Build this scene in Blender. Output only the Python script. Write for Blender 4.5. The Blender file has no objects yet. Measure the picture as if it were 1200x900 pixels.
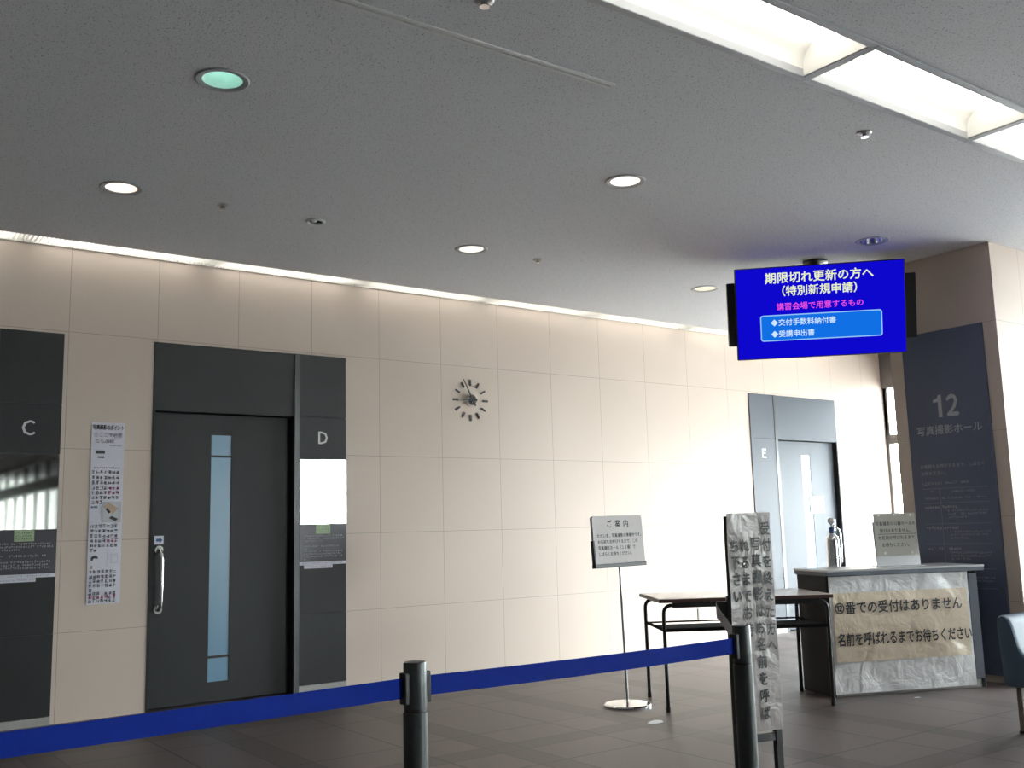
import bpy, bmesh, math, random
from mathutils import Vector, Matrix
C = bpy.context.scene.collection
sc = bpy.context.scene
R = math.radians
random.seed(7)

# ------------------------------------------------------------------ camera
cam_d = bpy.data.cameras.new('camera'); cam = bpy.data.objects.new('camera', cam_d); C.objects.link(cam)
cam_d.sensor_width = 36.0; cam_d.lens = 36.0 * 1170.0 / 1200.0; cam_d.clip_start = 0.05; cam_d.clip_end = 200
YAW, PITCH, ROLL = 0.6290, 0.1451, -0.0268
f_ = Vector((math.sin(YAW) * math.cos(PITCH), math.cos(YAW) * math.cos(PITCH), math.sin(PITCH)))
r0 = Vector((math.cos(YAW), -math.sin(YAW), 0)); u0 = r0.cross(f_)
r_ = r0 * math.cos(ROLL) + u0 * math.sin(ROLL); u_ = -r0 * math.sin(ROLL) + u0 * math.cos(ROLL)
mw = Matrix.Identity(4)
for i in range(3):
    mw[i][0], mw[i][1], mw[i][2] = r_[i], u_[i], -f_[i]
mw[0][3], mw[1][3], mw[2][3] = 0, 0, 1.17
cam.matrix_world = mw
sc.camera = cam

# ------------------------------------------------------------------ sky, daylight, exposure
SKY = 50.0
world = bpy.data.worlds.new('sky'); sc.world = world; world.use_nodes = True
bg = world.node_tree.nodes['Background']; bg.inputs[0].default_value = (0.93, 0.97, 1.0, 1); bg.inputs[1].default_value = SKY
def portal(name, loc, rot, sx, sy):
    l = bpy.data.lights.new(name, 'AREA'); l.shape = 'RECTANGLE'; l.size = sx; l.size_y = sy
    l.cycles.is_portal = True
    o = bpy.data.objects.new(name, l); C.objects.link(o); o.location = loc; o.rotation_euler = rot
portal('sky_portal_front', (11.2, -2.6, 1.6), (0, R(90), 0), 3.2, 19.8)
sc.view_settings.view_transform = 'Standard'; sc.view_settings.look = 'None'
sc.view_settings.gamma = 1.0; sc.view_settings.use_curve_mapping = False
sc.view_settings.exposure = 0.0
LAMP_TROFFER = 7.0; LAMP_COVE = 9.0; LAMP_DOWN = 9.0

# ------------------------------------------------------------------ materials
def lin(c):
    return tuple(((x / 255) / 12.92 if x / 255 <= 0.04045 else ((x / 255 + 0.055) / 1.055) ** 2.4) for x in c)
def mat(name, col, rough=0.5, metal=0.0, spec=0.5, noise=0.0, nscale=20.0, bump=0.0, bscale=200.0, coat=0.0, emit=None, estr=0.0, trans=0.0):
    m = bpy.data.materials.new(name); m.use_nodes = True
    nt = m.node_tree; b = nt.nodes['Principled BSDF']
    col = tuple(col) + (1,)
    b.inputs['Base Color'].default_value = col; b.inputs['Roughness'].default_value = rough
    b.inputs['Metallic'].default_value = metal; b.inputs['Specular IOR Level'].default_value = spec
    b.inputs['Coat Weight'].default_value = coat; b.inputs['Coat Roughness'].default_value = 0.08
    b.inputs['Transmission Weight'].default_value = trans
    if emit is not None:
        b.inputs['Emission Color'].default_value = tuple(emit) + (1,); b.inputs['Emission Strength'].default_value = estr
    if noise or bump:
        tc = nt.nodes.new('ShaderNodeTexCoord')
    if noise:
        n = nt.nodes.new('ShaderNodeTexNoise'); n.inputs['Scale'].default_value = nscale; n.inputs['Detail'].default_value = 5
        nt.links.new(tc.outputs['Object'], n.inputs['Vector'])
        mx = nt.nodes.new('ShaderNodeMix'); mx.data_type = 'RGBA'
        mx.inputs[6].default_value = tuple(c * (1 - noise) for c in col[:3]) + (1,)
        mx.inputs[7].default_value = tuple(min(1, c * (1 + noise)) for c in col[:3]) + (1,)
        nt.links.new(n.outputs['Fac'], mx.inputs[0]); nt.links.new(mx.outputs[2], b.inputs['Base Color'])
    if bump:
        n2 = nt.nodes.new('ShaderNodeTexNoise'); n2.inputs['Scale'].default_value = bscale; n2.inputs['Detail'].default_value = 3
        nt.links.new(tc.outputs['Object'], n2.inputs['Vector'])
        bp = nt.nodes.new('ShaderNodeBump'); bp.inputs['Strength'].default_value = bump; bp.inputs['Distance'].default_value = 0.01
        nt.links.new(n2.outputs['Fac'], bp.inputs['Height']); nt.links.new(bp.outputs['Normal'], b.inputs['Normal'])
    return m

class NB:
    """small node helper"""
    def __init__(s, m): s.nt = m.node_tree; s.b = s.nt.nodes['Principled BSDF']
    def new(s, t, **k):
        n = s.nt.nodes.new(t)
        for a, v in k.items(): setattr(n, a, v)
        return n
    def link(s, a, b): s.nt.links.new(a, b)
    def math(s, op, a, b=None, c=None):
        n = s.new('ShaderNodeMath', operation=op)
        for i, v in enumerate((a, b, c)):
            if v is None: continue
            if isinstance(v, (int, float)): n.inputs[i].default_value = v
            else: s.link(v, n.inputs[i])
        return n.outputs[0]
    def mix(s, fac, a, b):
        n = s.new('ShaderNodeMix', data_type='RGBA')
        for i, v in ((0, fac), (6, a), (7, b)):
            if isinstance(v, tuple): n.inputs[i].default_value = v + (1,) if len(v) == 3 else v
            elif isinstance(v, (int, float)): n.inputs[i].default_value = v
            else: s.link(v, n.inputs[i])
        return n.outputs[2]
    def near(s, coord, period, offset, half):
        """1 where coord is within half of offset + k*period"""
        t = s.math('ADD', coord, -offset + period * 100.5)
        t = s.math('MODULO', t, period)
        t = s.math('SUBTRACT', t, period / 2)
        t = s.math('ABSOLUTE', t)
        return s.math('LESS_THAN', t, half)
    def at(s, coord, v, half):
        return s.math('LESS_THAN', s.math('ABSOLUTE', s.math('SUBTRACT', coord, v)), half)

def wall_tile_material():
    m = mat('cream_wall_panels', (0.60, 0.545, 0.48), rough=0.55, spec=0.3); n = NB(m)
    g = n.new('ShaderNodeNewGeometry'); sp = n.new('ShaderNodeSeparateXYZ'); n.link(g.outputs['Position'], sp.inputs[0])
    v = n.near(sp.outputs[0], 0.6004, 3.907, 0.0022)
    h = None
    for z in (0.576, 1.176, 1.795, 2.60):
        a = n.at(sp.outputs[2], z, 0.0020); h = a if h is None else n.math('MAXIMUM', h, a)
    j = n.math('MAXIMUM', v, h)
    no = n.new('ShaderNodeTexNoise'); no.inputs['Scale'].default_value = 1.3; no.inputs['Detail'].default_value = 6; n.link(g.outputs['Position'], no.inputs['Vector'])
    no2 = n.new('ShaderNodeTexNoise'); no2.inputs['Scale'].default_value = 60; n.link(g.outputs['Position'], no2.inputs['Vector'])
    c = n.mix(no.outputs['Fac'], (0.575, 0.472, 0.400), (0.655, 0.543, 0.462))
    c = n.mix(n.math('MULTIPLY', no2.outputs['Fac'], 0.25), c, (0.50, 0.44, 0.385))
    c = n.mix(n.math('MULTIPLY', j, 0.6), c, (0.20, 0.17, 0.15))
    n.link(c, n.b.inputs['Base Color'])
    return m
def ceiling_material():
    m = mat('speckled_acoustic_ceiling', (0.6, 0.6, 0.6), rough=0.9, spec=0.1); n = NB(m)
    g = n.new('ShaderNodeNewGeometry')
    no = n.new('ShaderNodeTexNoise'); no.inputs['Scale'].default_value = 120; no.inputs['Detail'].default_value = 2; no.inputs['Roughness'].default_value = 0.6
    n.link(g.outputs['Position'], no.inputs['Vector'])
    cr = n.new('ShaderNodeValToRGB'); cr.color_ramp.elements[0].position = 0.33; cr.color_ramp.elements[1].position = 0.39
    cr.color_ramp.elements[0].color = (0.22, 0.22, 0.225, 1); cr.color_ramp.elements[1].color = (0.75, 0.75, 0.775, 1)
    n.link(no.outputs['Fac'], cr.inputs[0])
    n2 = n.new('ShaderNodeTexNoise'); n2.inputs['Scale'].default_value = 180; n.link(g.outputs['Position'], n2.inputs['Vector'])
    c = n.mix(n.math('MULTIPLY', n2.outputs['Fac'], 0.35), cr.outputs[0], (0.55, 0.555, 0.575))
    n.link(c, n.b.inputs['Base Color'])
    bp = n.new('ShaderNodeBump'); bp.inputs['Strength'].default_value = 0.4; bp.inputs['Distance'].default_value = 0.004
    n.link(no.outputs['Fac'], bp.inputs['Height']); n.link(bp.outputs['Normal'], n.b.inputs['Normal'])
    return m
def floor_material():
    m = mat('grey_brown_stone_floor', (0.16, 0.14, 0.125), rough=0.42, spec=0.4); n = NB(m)
    g = n.new('ShaderNodeNewGeometry'); sp = n.new('ShaderNodeSeparateXYZ'); n.link(g.outputs['Position'], sp.inputs[0])
    bx = n.near(sp.outputs[0], 1.02, 3.25, 0.085); by = n.near(sp.outputs[1], 1.68, 4.61, 0.085)
    band = n.math('MAXIMUM', bx, by)
    jx = n.near(sp.outputs[0], 1.02, 3.25 + 0.085, 0.004); jx2 = n.near(sp.outputs[0], 1.02, 3.25 - 0.085, 0.004)
    jy = n.near(sp.outputs[1], 1.68, 4.61 + 0.085, 0.004); jy2 = n.near(sp.outputs[1], 1.68, 4.61 - 0.085, 0.004)
    jm = n.near(sp.outputs[0], 1.02, 3.86, 0.006); jk = n.near(sp.outputs[1], 0.84, 4.61 + 0.42, 0.006)
    j = n.math('MAXIMUM', n.math('MAXIMUM', jx, jx2), n.math('MAXIMUM', jy, jy2)); j = n.math('MAXIMUM', j, n.math('MAXIMUM', jm, jk))
    no = n.new('ShaderNodeTexNoise'); no.inputs['Scale'].default_value = 85; no.inputs['Detail'].default_value = 4; no.inputs['Roughness'].default_value = .75; n.link(g.outputs['Position'], no.inputs['Vector'])
    nb = n.new('ShaderNodeTexNoise'); nb.inputs['Scale'].default_value = 2.2; nb.inputs['Detail'].default_value = 4; n.link(g.outputs['Position'], nb.inputs['Vector'])
    gr = n.math('MULTIPLY_ADD', no.outputs['Fac'], 2.2, -0.6); gr.node.use_clamp = True
    c = n.mix(gr, FLOOR_A, FLOOR_B)
    c = n.mix(n.math('MULTIPLY', nb.outputs['Fac'], 0.5), c, tuple(x * 0.72 for x in FLOOR_A))
    c = n.mix(n.math('MULTIPLY', band, 0.45), c, tuple(x * 0.45 for x in FLOOR_A))
    c = n.mix(n.math('MULTIPLY', j, 0.85), c, (0.018, 0.016, 0.015))
    n.link(c, n.b.inputs['Base Color'])
    return m
FLOOR_A = (0.092, 0.072, 0.068); FLOOR_B = (0.172, 0.135, 0.128)
def glass_material(name='clear_glass', tint=(0.93, 0.96, 0.95), refl=0.10):
    m = bpy.data.materials.new(name); m.use_nodes = True; nt = m.node_tree; nt.nodes.clear()
    o = nt.nodes.new('ShaderNodeOutputMaterial'); mx = nt.nodes.new('ShaderNodeMixShader')
    t = nt.nodes.new('ShaderNodeBsdfTransparent'); t.inputs[0].default_value = tint + (1,)
    g = nt.nodes.new('ShaderNodeBsdfGlossy'); g.inputs['Roughness'].default_value = 0.02
    mx.inputs[0].default_value = refl
    nt.links.new(t.outputs[0], mx.inputs[1]); nt.links.new(g.outputs[0], mx.inputs[2]); nt.links.new(mx.outputs[0], o.inputs[0])
    return m
def emat(name, col, s):
    m = bpy.data.materials.new(name); m.use_nodes = True; nt = m.node_tree; nt.nodes.clear()
    o = nt.nodes.new('ShaderNodeOutputMaterial'); e = nt.nodes.new('ShaderNodeEmission')
    e.inputs[0].default_value = tuple(col) + (1,); e.inputs[1].default_value = s
    nt.links.new(e.outputs[0], o.inputs[0]); return m
def crumple_paper(name, col, band=None, sc_=9.0, strength=0.5, rough=0.45, coat=0.3):
    m = mat(name, col, rough=rough, coat=coat, spec=0.4); n = NB(m)
    tc = n.new('ShaderNodeTexCoord')
    no = n.new('ShaderNodeTexNoise'); no.inputs['Scale'].default_value = sc_; no.inputs['Detail'].default_value = 5; no.inputs['Distortion'].default_value = 1.2
    n.link(tc.outputs['Object'], no.inputs['Vector'])
    vo = n.new('ShaderNodeTexVoronoi'); vo.inputs['Scale'].default_value = sc_ * 1.3; vo.feature = 'DISTANCE_TO_EDGE'
    n.link(tc.outputs['Object'], vo.inputs['Vector'])
    h = n.math('ADD', no.outputs['Fac'], n.math('MULTIPLY', vo.outputs['Distance'], 0.5))
    bp = n.new('ShaderNodeBump'); bp.inputs['Strength'].default_value = strength; bp.inputs['Distance'].default_value = 0.02
    n.link(h, bp.inputs['Height']); n.link(bp.outputs['Normal'], n.b.inputs['Normal'])
    return m

MW = wall_tile_material(); MC = ceiling_material(); MF = floor_material()
M = dict(
    dark=mat('charcoal_steel_panel', (0.022, 0.023, 0.0235), rough=0.5, spec=0.3, noise=0.06, nscale=40),
    darkgap=mat('shadow_gap_black', (0.008, 0.008, 0.008), rough=0.7, noise=0.1),
    darkrail=mat('dark_grey_rail', (0.055, 0.057, 0.058), rough=0.35, metal=0.4, noise=0.08),
    edoor=mat('grey_steel_panel', (0.055, 0.061, 0.074), rough=0.5, spec=0.25, noise=0.06, nscale=40),  # same steel as dark; window glare painted in as a paler, bluer base
    navy=mat('blue_charcoal_sign_face', (0.085, 0.104, 0.160), rough=0.42, noise=0.08, nscale=30),
    mirror=mat('polished_steel_plate', (0.78, 0.78, 0.77), rough=0.035, metal=1.0, noise=0.02, nscale=3),
    chrome=mat('chrome', (0.80, 0.80, 0.80), rough=0.14, metal=1.0, noise=0.03),
    satin=mat('satin_aluminium', (0.55, 0.55, 0.55), rough=0.35, metal=1.0, noise=0.05),
    frost=mat('frosted_glass_strip', (0.13, 0.27, 0.40), rough=0.22, spec=0.9, noise=0.06, nscale=2, coat=0.4),
    kick=mat('grey_stone_plinth', (0.33, 0.32, 0.30), rough=0.5, noise=0.15, nscale=60),
    letter=mat('pale_grey_lettering', (0.62, 0.62, 0.60), rough=0.5, noise=0.05),
    letterdim=mat('grey_lettering', (0.42, 0.43, 0.45), rough=0.5, noise=0.05),
    letterE=mat('white_lettering', (0.9, 0.9, 0.9), rough=0.5, noise=0.05),
    purple=mat('dark_plum_notice', (0.055, 0.050, 0.060), rough=0.35, noise=0.1),
    white=mat('white_paper', (0.78, 0.78, 0.79), rough=0.6, noise=0.04, nscale=30),
    lilac=mat('lilac_white_paper', (0.66, 0.65, 0.72), rough=0.6, noise=0.05, nscale=30),
    ink=mat('black_ink', (0.02, 0.02, 0.025), rough=0.6, noise=0.2),
    inkgrey=mat('grey_ink', (0.20, 0.20, 0.23), rough=0.6, noise=0.2),
    brush=mat('grey_black_brush_ink', (0.05, 0.05, 0.055), rough=0.5, noise=0.2),
    inkpink=mat('magenta_ink', (0.45, 0.10, 0.22), rough=0.6, noise=0.2),
    inkblue=mat('teal_blue_ink', (0.10, 0.30, 0.42), rough=0.6, noise=0.2),
    tan=mat('tan_print', (0.50, 0.36, 0.26), rough=0.6, noise=0.2),
    palegrey=mat('pale_grey_print', (0.50, 0.50, 0.53), rough=0.6, noise=0.1),
    greenlab=mat('pale_green_label', (0.36, 0.46, 0.28), rough=0.5, noise=0.2, nscale=80),
    bluest=mat('blue_sticker', (0.03, 0.10, 0.26), rough=0.4, noise=0.1),
    black=mat('black_plastic', (0.012, 0.012, 0.013), rough=0.45, noise=0.1),
    blackmetal=mat('black_painted_steel', (0.012, 0.012, 0.014), rough=0.35, noise=0.1),
    mattblack=mat('matt_black_board', (0.010, 0.010, 0.011), rough=0.85, spec=0.1, noise=0.1),
    brown=mat('red_brown_wood_edge', (0.085, 0.040, 0.032), rough=0.4, noise=0.2, nscale=30),
    beigetop=mat('beige_desk_laminate', (0.86, 0.78, 0.72), rough=0.2, noise=0.05, nscale=40),
    post=mat('dark_grey_anodised_post', (0.060, 0.066, 0.066), rough=0.38, metal=0.35, noise=0.08, nscale=30),
    belt=mat('navy_blue_belt_webbing', (0.004, 0.026, 0.30), rough=0.75, spec=0.15, noise=0.12, nscale=120, bump=0.2, bscale=600),
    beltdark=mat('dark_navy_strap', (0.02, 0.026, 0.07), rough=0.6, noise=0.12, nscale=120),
    boardface=mat('warm_grey_sign_face', (0.62, 0.575, 0.56), rough=0.5, noise=0.04),
    trim=mat('white_painted_trim', (0.70, 0.70, 0.69), rough=0.4, noise=0.03),
    greytrim=mat('grey_painted_trim', (0.42, 0.43, 0.45), rough=0.4, noise=0.03),
    reflector=mat('white_reflector_enamel', (0.86, 0.85, 0.81), rough=0.4, noise=0.02),
    ctop=mat('light_grey_laminate', (0.55, 0.56, 0.56), rough=0.3, noise=0.05, nscale=60),
    cbody=mat('dark_counter_body', (0.016, 0.017, 0.019), rough=0.6, spec=0.2, noise=0.1, nscale=30),
    cside=mat('slate_blue_counter_edge', (0.075, 0.090, 0.125), rough=0.45, noise=0.08),
    wrap=crumple_paper('crinkled_plastic_film', (0.83, 0.82, 0.82), sc_=7, strength=0.7, rough=0.3, coat=0.5),
    buff=crumple_paper('creased_buff_paper', (0.80, 0.67, 0.51), sc_=6, strength=0.55, rough=0.45, coat=0.3),
    film=crumple_paper('film_wrapped_paper', (0.58, 0.53, 0.51), sc_=9, strength=0.45, rough=0.25, coat=1.0),
    olive=mat('aged_paper', (0.48, 0.46, 0.40), rough=0.5, noise=0.06),
    acrylic=mat('milky_acrylic', (0.62, 0.63, 0.65), rough=0.15, spec=0.6, noise=0.03),
    vinyl=mat('pale_blue_vinyl', (0.075, 0.125, 0.18), rough=0.36, noise=0.08, nscale=15, bump=0.05, bscale=60),
    taupe=mat('taupe_metal_leg', (0.22, 0.18, 0.15), rough=0.4, metal=0.3, noise=0.08),
    outlet=mat('grey_white_plastic', (0.20, 0.19, 0.18), rough=0.4, noise=0.03),
    glass=glass_material(),
    frame=mat('brown_grey_window_frame', (0.10, 0.088, 0.082), rough=0.45, noise=0.06),
    headr=mat('beige_header_panel', (0.50, 0.45, 0.40), rough=0.6, noise=0.05),
    outside=mat('pale_paving', (0.75, 0.75, 0.74), rough=0.8, noise=0.08, nscale=4),
    facade=mat('grey_rendered_facade', (0.16, 0.16, 0.145), rough=0.8, noise=0.1, nscale=3),
    tv_blue=emat('screen_deep_blue', lin((14, 8, 205)), 1.0),
    tv_box=emat('screen_bright_blue', lin((16, 112, 228)), 1.0),
    tv_line=emat('screen_pale_blue_line', lin((150, 200, 250)), 1.0),
    tv_title=emat('screen_pale_yellow', lin((236, 242, 196)), 1.0),
    tv_pink=emat('screen_pink', lin((245, 84, 226)), 1.0),
    tv_white=emat('screen_white', lin((205, 232, 255)), 1.0),
    tube=emat('fluorescent_tube', (1.0, 0.97, 0.90), LAMP_TROFFER),
    covetube=emat('cove_tube', (1.0, 0.98, 0.95), LAMP_COVE),
)

# ------------------------------------------------------------------ geometry helpers
class MB:
    """collects shapes, links them as ONE mesh object"""
    def __init__(s): s.bm = bmesh.new()
    def box(s, lo, hi, rot=None, bevel=0.0, seg=2):
        v0 = len(s.bm.verts)
        c = [(a + b) / 2 for a, b in zip(lo, hi)]; d = [abs(b - a) for a, b in zip(lo, hi)]
        g = bmesh.ops.create_cube(s.bm, size=1.0)
        vs = g['verts']
        bmesh.ops.scale(s.bm, vec=d, verts=vs)
        if bevel:
            es = list({e for v in vs for e in v.link_edges})
            g2 = bmesh.ops.bevel(s.bm, geom=es, offset=bevel, segments=seg, affect='EDGES', profile=0.5)
            vs = list(set(g2['verts']) | {v for v in vs if v.is_valid})
        if rot is not None: bmesh.ops.rotate(s.bm, cent=(0, 0, 0), matrix=rot, verts=vs)
        bmesh.ops.translate(s.bm, vec=c, verts=vs)
        return s
    def ring(s, p, ax, r, n, up=None):
        ax = ax.normalized(); t = Vector((0, 0, 1)) if abs(ax.z) < 0.9 else Vector((1, 0, 0))
        a = ax.cross(t).normalized(); b = ax.cross(a)
        return [s.bm.verts.new(p + (a * math.cos(k * 2 * math.pi / n) + b * math.sin(k * 2 * math.pi / n)) * r) for k in range(n)]
    def tube(s, pts, r, n=12, caps=True):
        pts = [Vector(p) for p in pts]; rs = r if isinstance(r, (list, tuple)) else [r] * len(pts)
        prev = None; first = None; la = None
        for i, p in enumerate(pts):
            d = (pts[min(i + 1, len(pts) - 1)] - pts[max(i - 1, 0)]).normalized()
            if la is None:
                t = Vector((0, 0, 1)) if abs(d.z) < 0.9 else Vector((1, 0, 0)); la = d.cross(t).normalized()
            else:
                la = (la - d * la.dot(d)).normalized()
            b = d.cross(la)
            rg = [s.bm.verts.new(p + (la * math.cos(k * 2 * math.pi / n) + b * math.sin(k * 2 * math.pi / n)) * rs[i]) for k in range(n)]
            if prev:
                for k in range(n): s.bm.faces.new((prev[k], prev[(k + 1) % n], rg[(k + 1) % n], rg[k]))
            else: first = rg
            prev = rg
        if caps:
            s.bm.faces.new(list(reversed(first))); s.bm.faces.new(prev)
        return s
    def lathe(s, prof, n=32, center=(0, 0, 0), caps=True):
        c = Vector(center); prev = None; first = None
        for (r, z) in prof:
            rg = [s.bm.verts.new(c + Vector((r * math.cos(k * 2 * math.pi / n), r * math.sin(k * 2 * math.pi / n), z))) for k in range(n)]
            if prev:
                for k in range(n): s.bm.faces.new((prev[k], prev[(k + 1) % n], rg[(k + 1) % n], rg[k]))
            else: first = rg
            prev = rg
        if caps:
            s.bm.faces.new(list(reversed(first))); s.bm.faces.new(prev)
        return s
    def prism(s, pts, y0, y1, axis='y'):
        """polygon pts=(a,b) extruded; axis y: (x,z); axis x: (y,z); axis z: (x,y)"""
        def P(a, b, t): return (a, t, b) if axis == 'y' else ((t, a, b) if axis == 'x' else (a, b, t))
        A = [s.bm.verts.new(P(a, b, y0)) for a, b in pts]; B = [s.bm.verts.new(P(a, b, y1)) for a, b in pts]
        n = len(pts)
        s.bm.faces.new(A); s.bm.faces.new(list(reversed(B)))
        for k in range(n): s.bm.faces.new((A[k], B[k], B[(k + 1) % n], A[(k + 1) % n]))
        return s
    def quad(s, a, b, c, d):
        s.bm.faces.new([s.bm.verts.new(p) for p in (a, b, c, d)]); return s
    def sheet(s, x0, x1, z0, z1, y, nx, nz, amp, seed=0, thick=0.0012):
        """crinkled upright sheet facing -y"""
        rnd = random.Random(seed); ph = [(rnd.uniform(3, 22), rnd.uniform(-22, 22), rnd.uniform(0, 6.28), rnd.uniform(.3, 1)) for _ in range(9)]
        def hgt(x, z): return amp * sum(w * math.sin(a * x + b * z + p) for a, b, p, w in ph) / 3
        F = [[s.bm.verts.new((x0 + (x1 - x0) * i / nx, y - abs(amp) + hgt(x0 + (x1 - x0) * i / nx, z0 + (z1 - z0) * k / nz), z0 + (z1 - z0) * k / nz)) for k in range(nz + 1)] for i in range(nx + 1)]
        B = [[s.bm.verts.new((v.co.x, v.co.y + thick, v.co.z)) for v in col] for col in F]
        for i in range(nx):
            for k in range(nz):
                s.bm.faces.new((F[i][k], F[i + 1][k], F[i + 1][k + 1], F[i][k + 1]))
                s.bm.faces.new((B[i][k], B[i][k + 1], B[i + 1][k + 1], B[i + 1][k]))
        for i in range(nx):
            s.bm.faces.new((F[i][0], B[i][0], B[i + 1][0], F[i + 1][0])); s.bm.faces.new((F[i][nz], F[i + 1][nz], B[i + 1][nz], B[i][nz]))
        for k in range(nz):
            s.bm.faces.new((F[0][k], F[0][k + 1], B[0][k + 1], B[0][k])); s.bm.faces.new((F[nx][k], B[nx][k], B[nx][k + 1], F[nx][k + 1]))
        return s
    def text(s, body, x, z, size, y=0.0, align='CENTER', off=0.0, sx=1.0, thick=0.0006, shear=0.0):
        """writing on an upright face looking towards -y; (x, z) is the middle line of the row"""
        c = bpy.data.curves.new('writing', 'FONT'); c.body = body; c.size = 1.0; c.resolution_u = 2
        c.align_x = align; c.align_y = 'BOTTOM_BASELINE'
        o = bpy.data.objects.new('writing', c); C.objects.link(o)
        dg = bpy.context.evaluated_depsgraph_get()
        me = bpy.data.meshes.new_from_object(o.evaluated_get(dg))
        bpy.data.objects.remove(o); bpy.data.curves.remove(c)
        shifts = [(0, 0)] if off <= 0 else [(-off, 0), (off, 0), (0, -off), (0, off)]
        vs = [v.co.copy() for v in me.vertices]; fs = [tuple(p.vertices) for p in me.polygons]
        for q, (dx, dz) in enumerate(shifts):
            nv = [s.bm.verts.new((x + (v.x + dx) * size * sx, y - thick - q * .00005, z + (v.y + dz - 0.38) * size)) for v in vs]
            for f in fs:
                a, b, d = (nv[k].co for k in f[:3]); k_ = (b - a).cross(d - a).y
                s.bm.faces.new([nv[k] for k in (f if k_ < 0 else reversed(f))])
        bpy.data.meshes.remove(me); return s
    def scribble(s, x0, x1, z, h, y=0.0, seed=0, density=1.0, thick=0.0005, fill=1.0):
        """a row of marks too small to read: two to four short strokes to a sign"""
        rnd = random.Random(seed); x = x0; step = h * 1.05
        while x + h < x0 + (x1 - x0) * fill:
            if rnd.random() < 0.93:
                for _ in range(rnd.choice((2, 3, 3, 4))):
                    if rnd.random() < 0.6:
                        a = rnd.uniform(0, 0.25) * h; b = rnd.uniform(0.6, 0.95) * h; zz = z + rnd.uniform(-.45, .45) * h; w = h * 0.07 * density
                        s.box((x + a, y - thick, zz - w), (x + b, y, zz + w))
                    else:
                        a = rnd.uniform(0.15, 0.8) * h; w = h * 0.07 * density
                        s.box((x + a - w, y - thick, z - .45 * h), (x + a + w, y, z + rnd.uniform(.2, .45) * h))
            x += step
        return s
    def build(s, name, m, parent=None, loc=None, rot=None, smooth=False, fix=True):
        if fix and 'lettering' not in name: bmesh.ops.recalc_face_normals(s.bm, faces=s.bm.faces)
        me = bpy.data.meshes.new(name); s.bm.to_mesh(me); s.bm.free()
        for mm in (m if isinstance(m, (list, tuple)) else [m]): me.materials.append(mm)
        if smooth:
            for p in me.polygons: p.use_smooth = True
            try: me.set_sharp_from_angle(angle=R(38))
            except Exception: pass
        o = bpy.data.objects.new(name, me); C.objects.link(o)
        if parent is not None: o.parent = parent
        if loc is not None: o.location = loc
        if rot is not None: o.rotation_euler = rot
        return o

def thing(name, label, cat, loc=(0, 0, 0), rz=0.0, group=None):
    o = bpy.data.objects.new(name, None); C.objects.link(o); o.empty_display_size = 0.1
    o.location = loc; o.rotation_euler = (0, 0, rz); o['label'] = label; o['category'] = cat
    if group: o['group'] = group
    return o
def tag(o, label, cat, group=None):
    o['label'] = label; o['category'] = cat
    if group: o['group'] = group
    return o
def struct(o): o['kind'] = 'structure'; return o
def dup(root, loc, rz=None, label=None):
    r = root.copy(); C.objects.link(r); r.location = loc
    if rz is not None: r.rotation_euler = (0, 0, rz)
    if label: r['label'] = label
    for ch in list(root.children):
        c = ch.copy(); C.objects.link(c); c.parent = r
        for g in list(ch.children):
            d = g.copy(); C.objects.link(d); d.parent = c
    return r
def holed(mb, a0, a1, b0, b1, holes, mk):
    """rectangle a0..a1 x b0..b1 with rectangular holes; mk(a,b) -> point"""
    A = sorted({a0, a1} | {h[0] for h in holes} | {h[1] for h in holes}); B = sorted({b0, b1} | {h[2] for h in holes} | {h[3] for h in holes})
    A = [a for a in A if a0 <= a <= a1]; B = [b for b in B if b0 <= b <= b1]
    vm = {}
    def V(a, b):
        if (a, b) not in vm: vm[(a, b)] = mb.bm.verts.new(mk(a, b))
        return vm[(a, b)]
    for i in range(len(A) - 1):
        for k in range(len(B) - 1):
            ca, cb = (A[i] + A[i + 1]) / 2, (B[k] + B[k + 1]) / 2
            if any(h[0] < ca < h[1] and h[2] < cb < h[3] for h in holes): continue
            mb.bm.faces.new((V(A[i], B[k]), V(A[i + 1], B[k]), V(A[i + 1], B[k + 1]), V(A[i], B[k + 1])))
    return vm

# ------------------------------------------------------------------ room shell
WY = 7.23; CZ = 3.19; FX = 10.98; XL = -5.0; YB = -22.0
DOWN = [(1.46, 4.14), (1.46, 5.80), (3.90, 4.17), (3.91, 5.83), (6.327, 5.822), (6.315, 4.158)]
UNITS = [(-0.05, 1.476), (2.083, 3.596), (8.437, 9.947)]

fl = MB(); fl.box((XL - .2, YB - .2, -0.10), (FX + .2, WY + .2, 0.0)); struct(fl.build('floor', MF))
wb = MB(); holed(wb, XL, FX, 0, 3.45, [(a, b, 0.0, 2.58) for a, b in UNITS], lambda a, b: (a, WY, b))
bmesh.ops.recalc_face_normals(wb.bm, faces=wb.bm.faces)
struct(wb.build('wall_north', MW, fix=False))
wk = MB(); wk.box((XL, WY + .14, 0), (FX, WY + .2, 3.45)); struct(wk.build('wall_backing', M['darkgap']))
w2 = MB(); w2.box((XL - .2, YB, 0), (XL, WY, 3.4)); struct(w2.build('wall_west', M['facade']))
w3 = MB(); w3.box((XL - .2, YB - .2, 0), (5.0, YB, 3.4)); struct(w3.build('wall_south', M['facade']))

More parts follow.
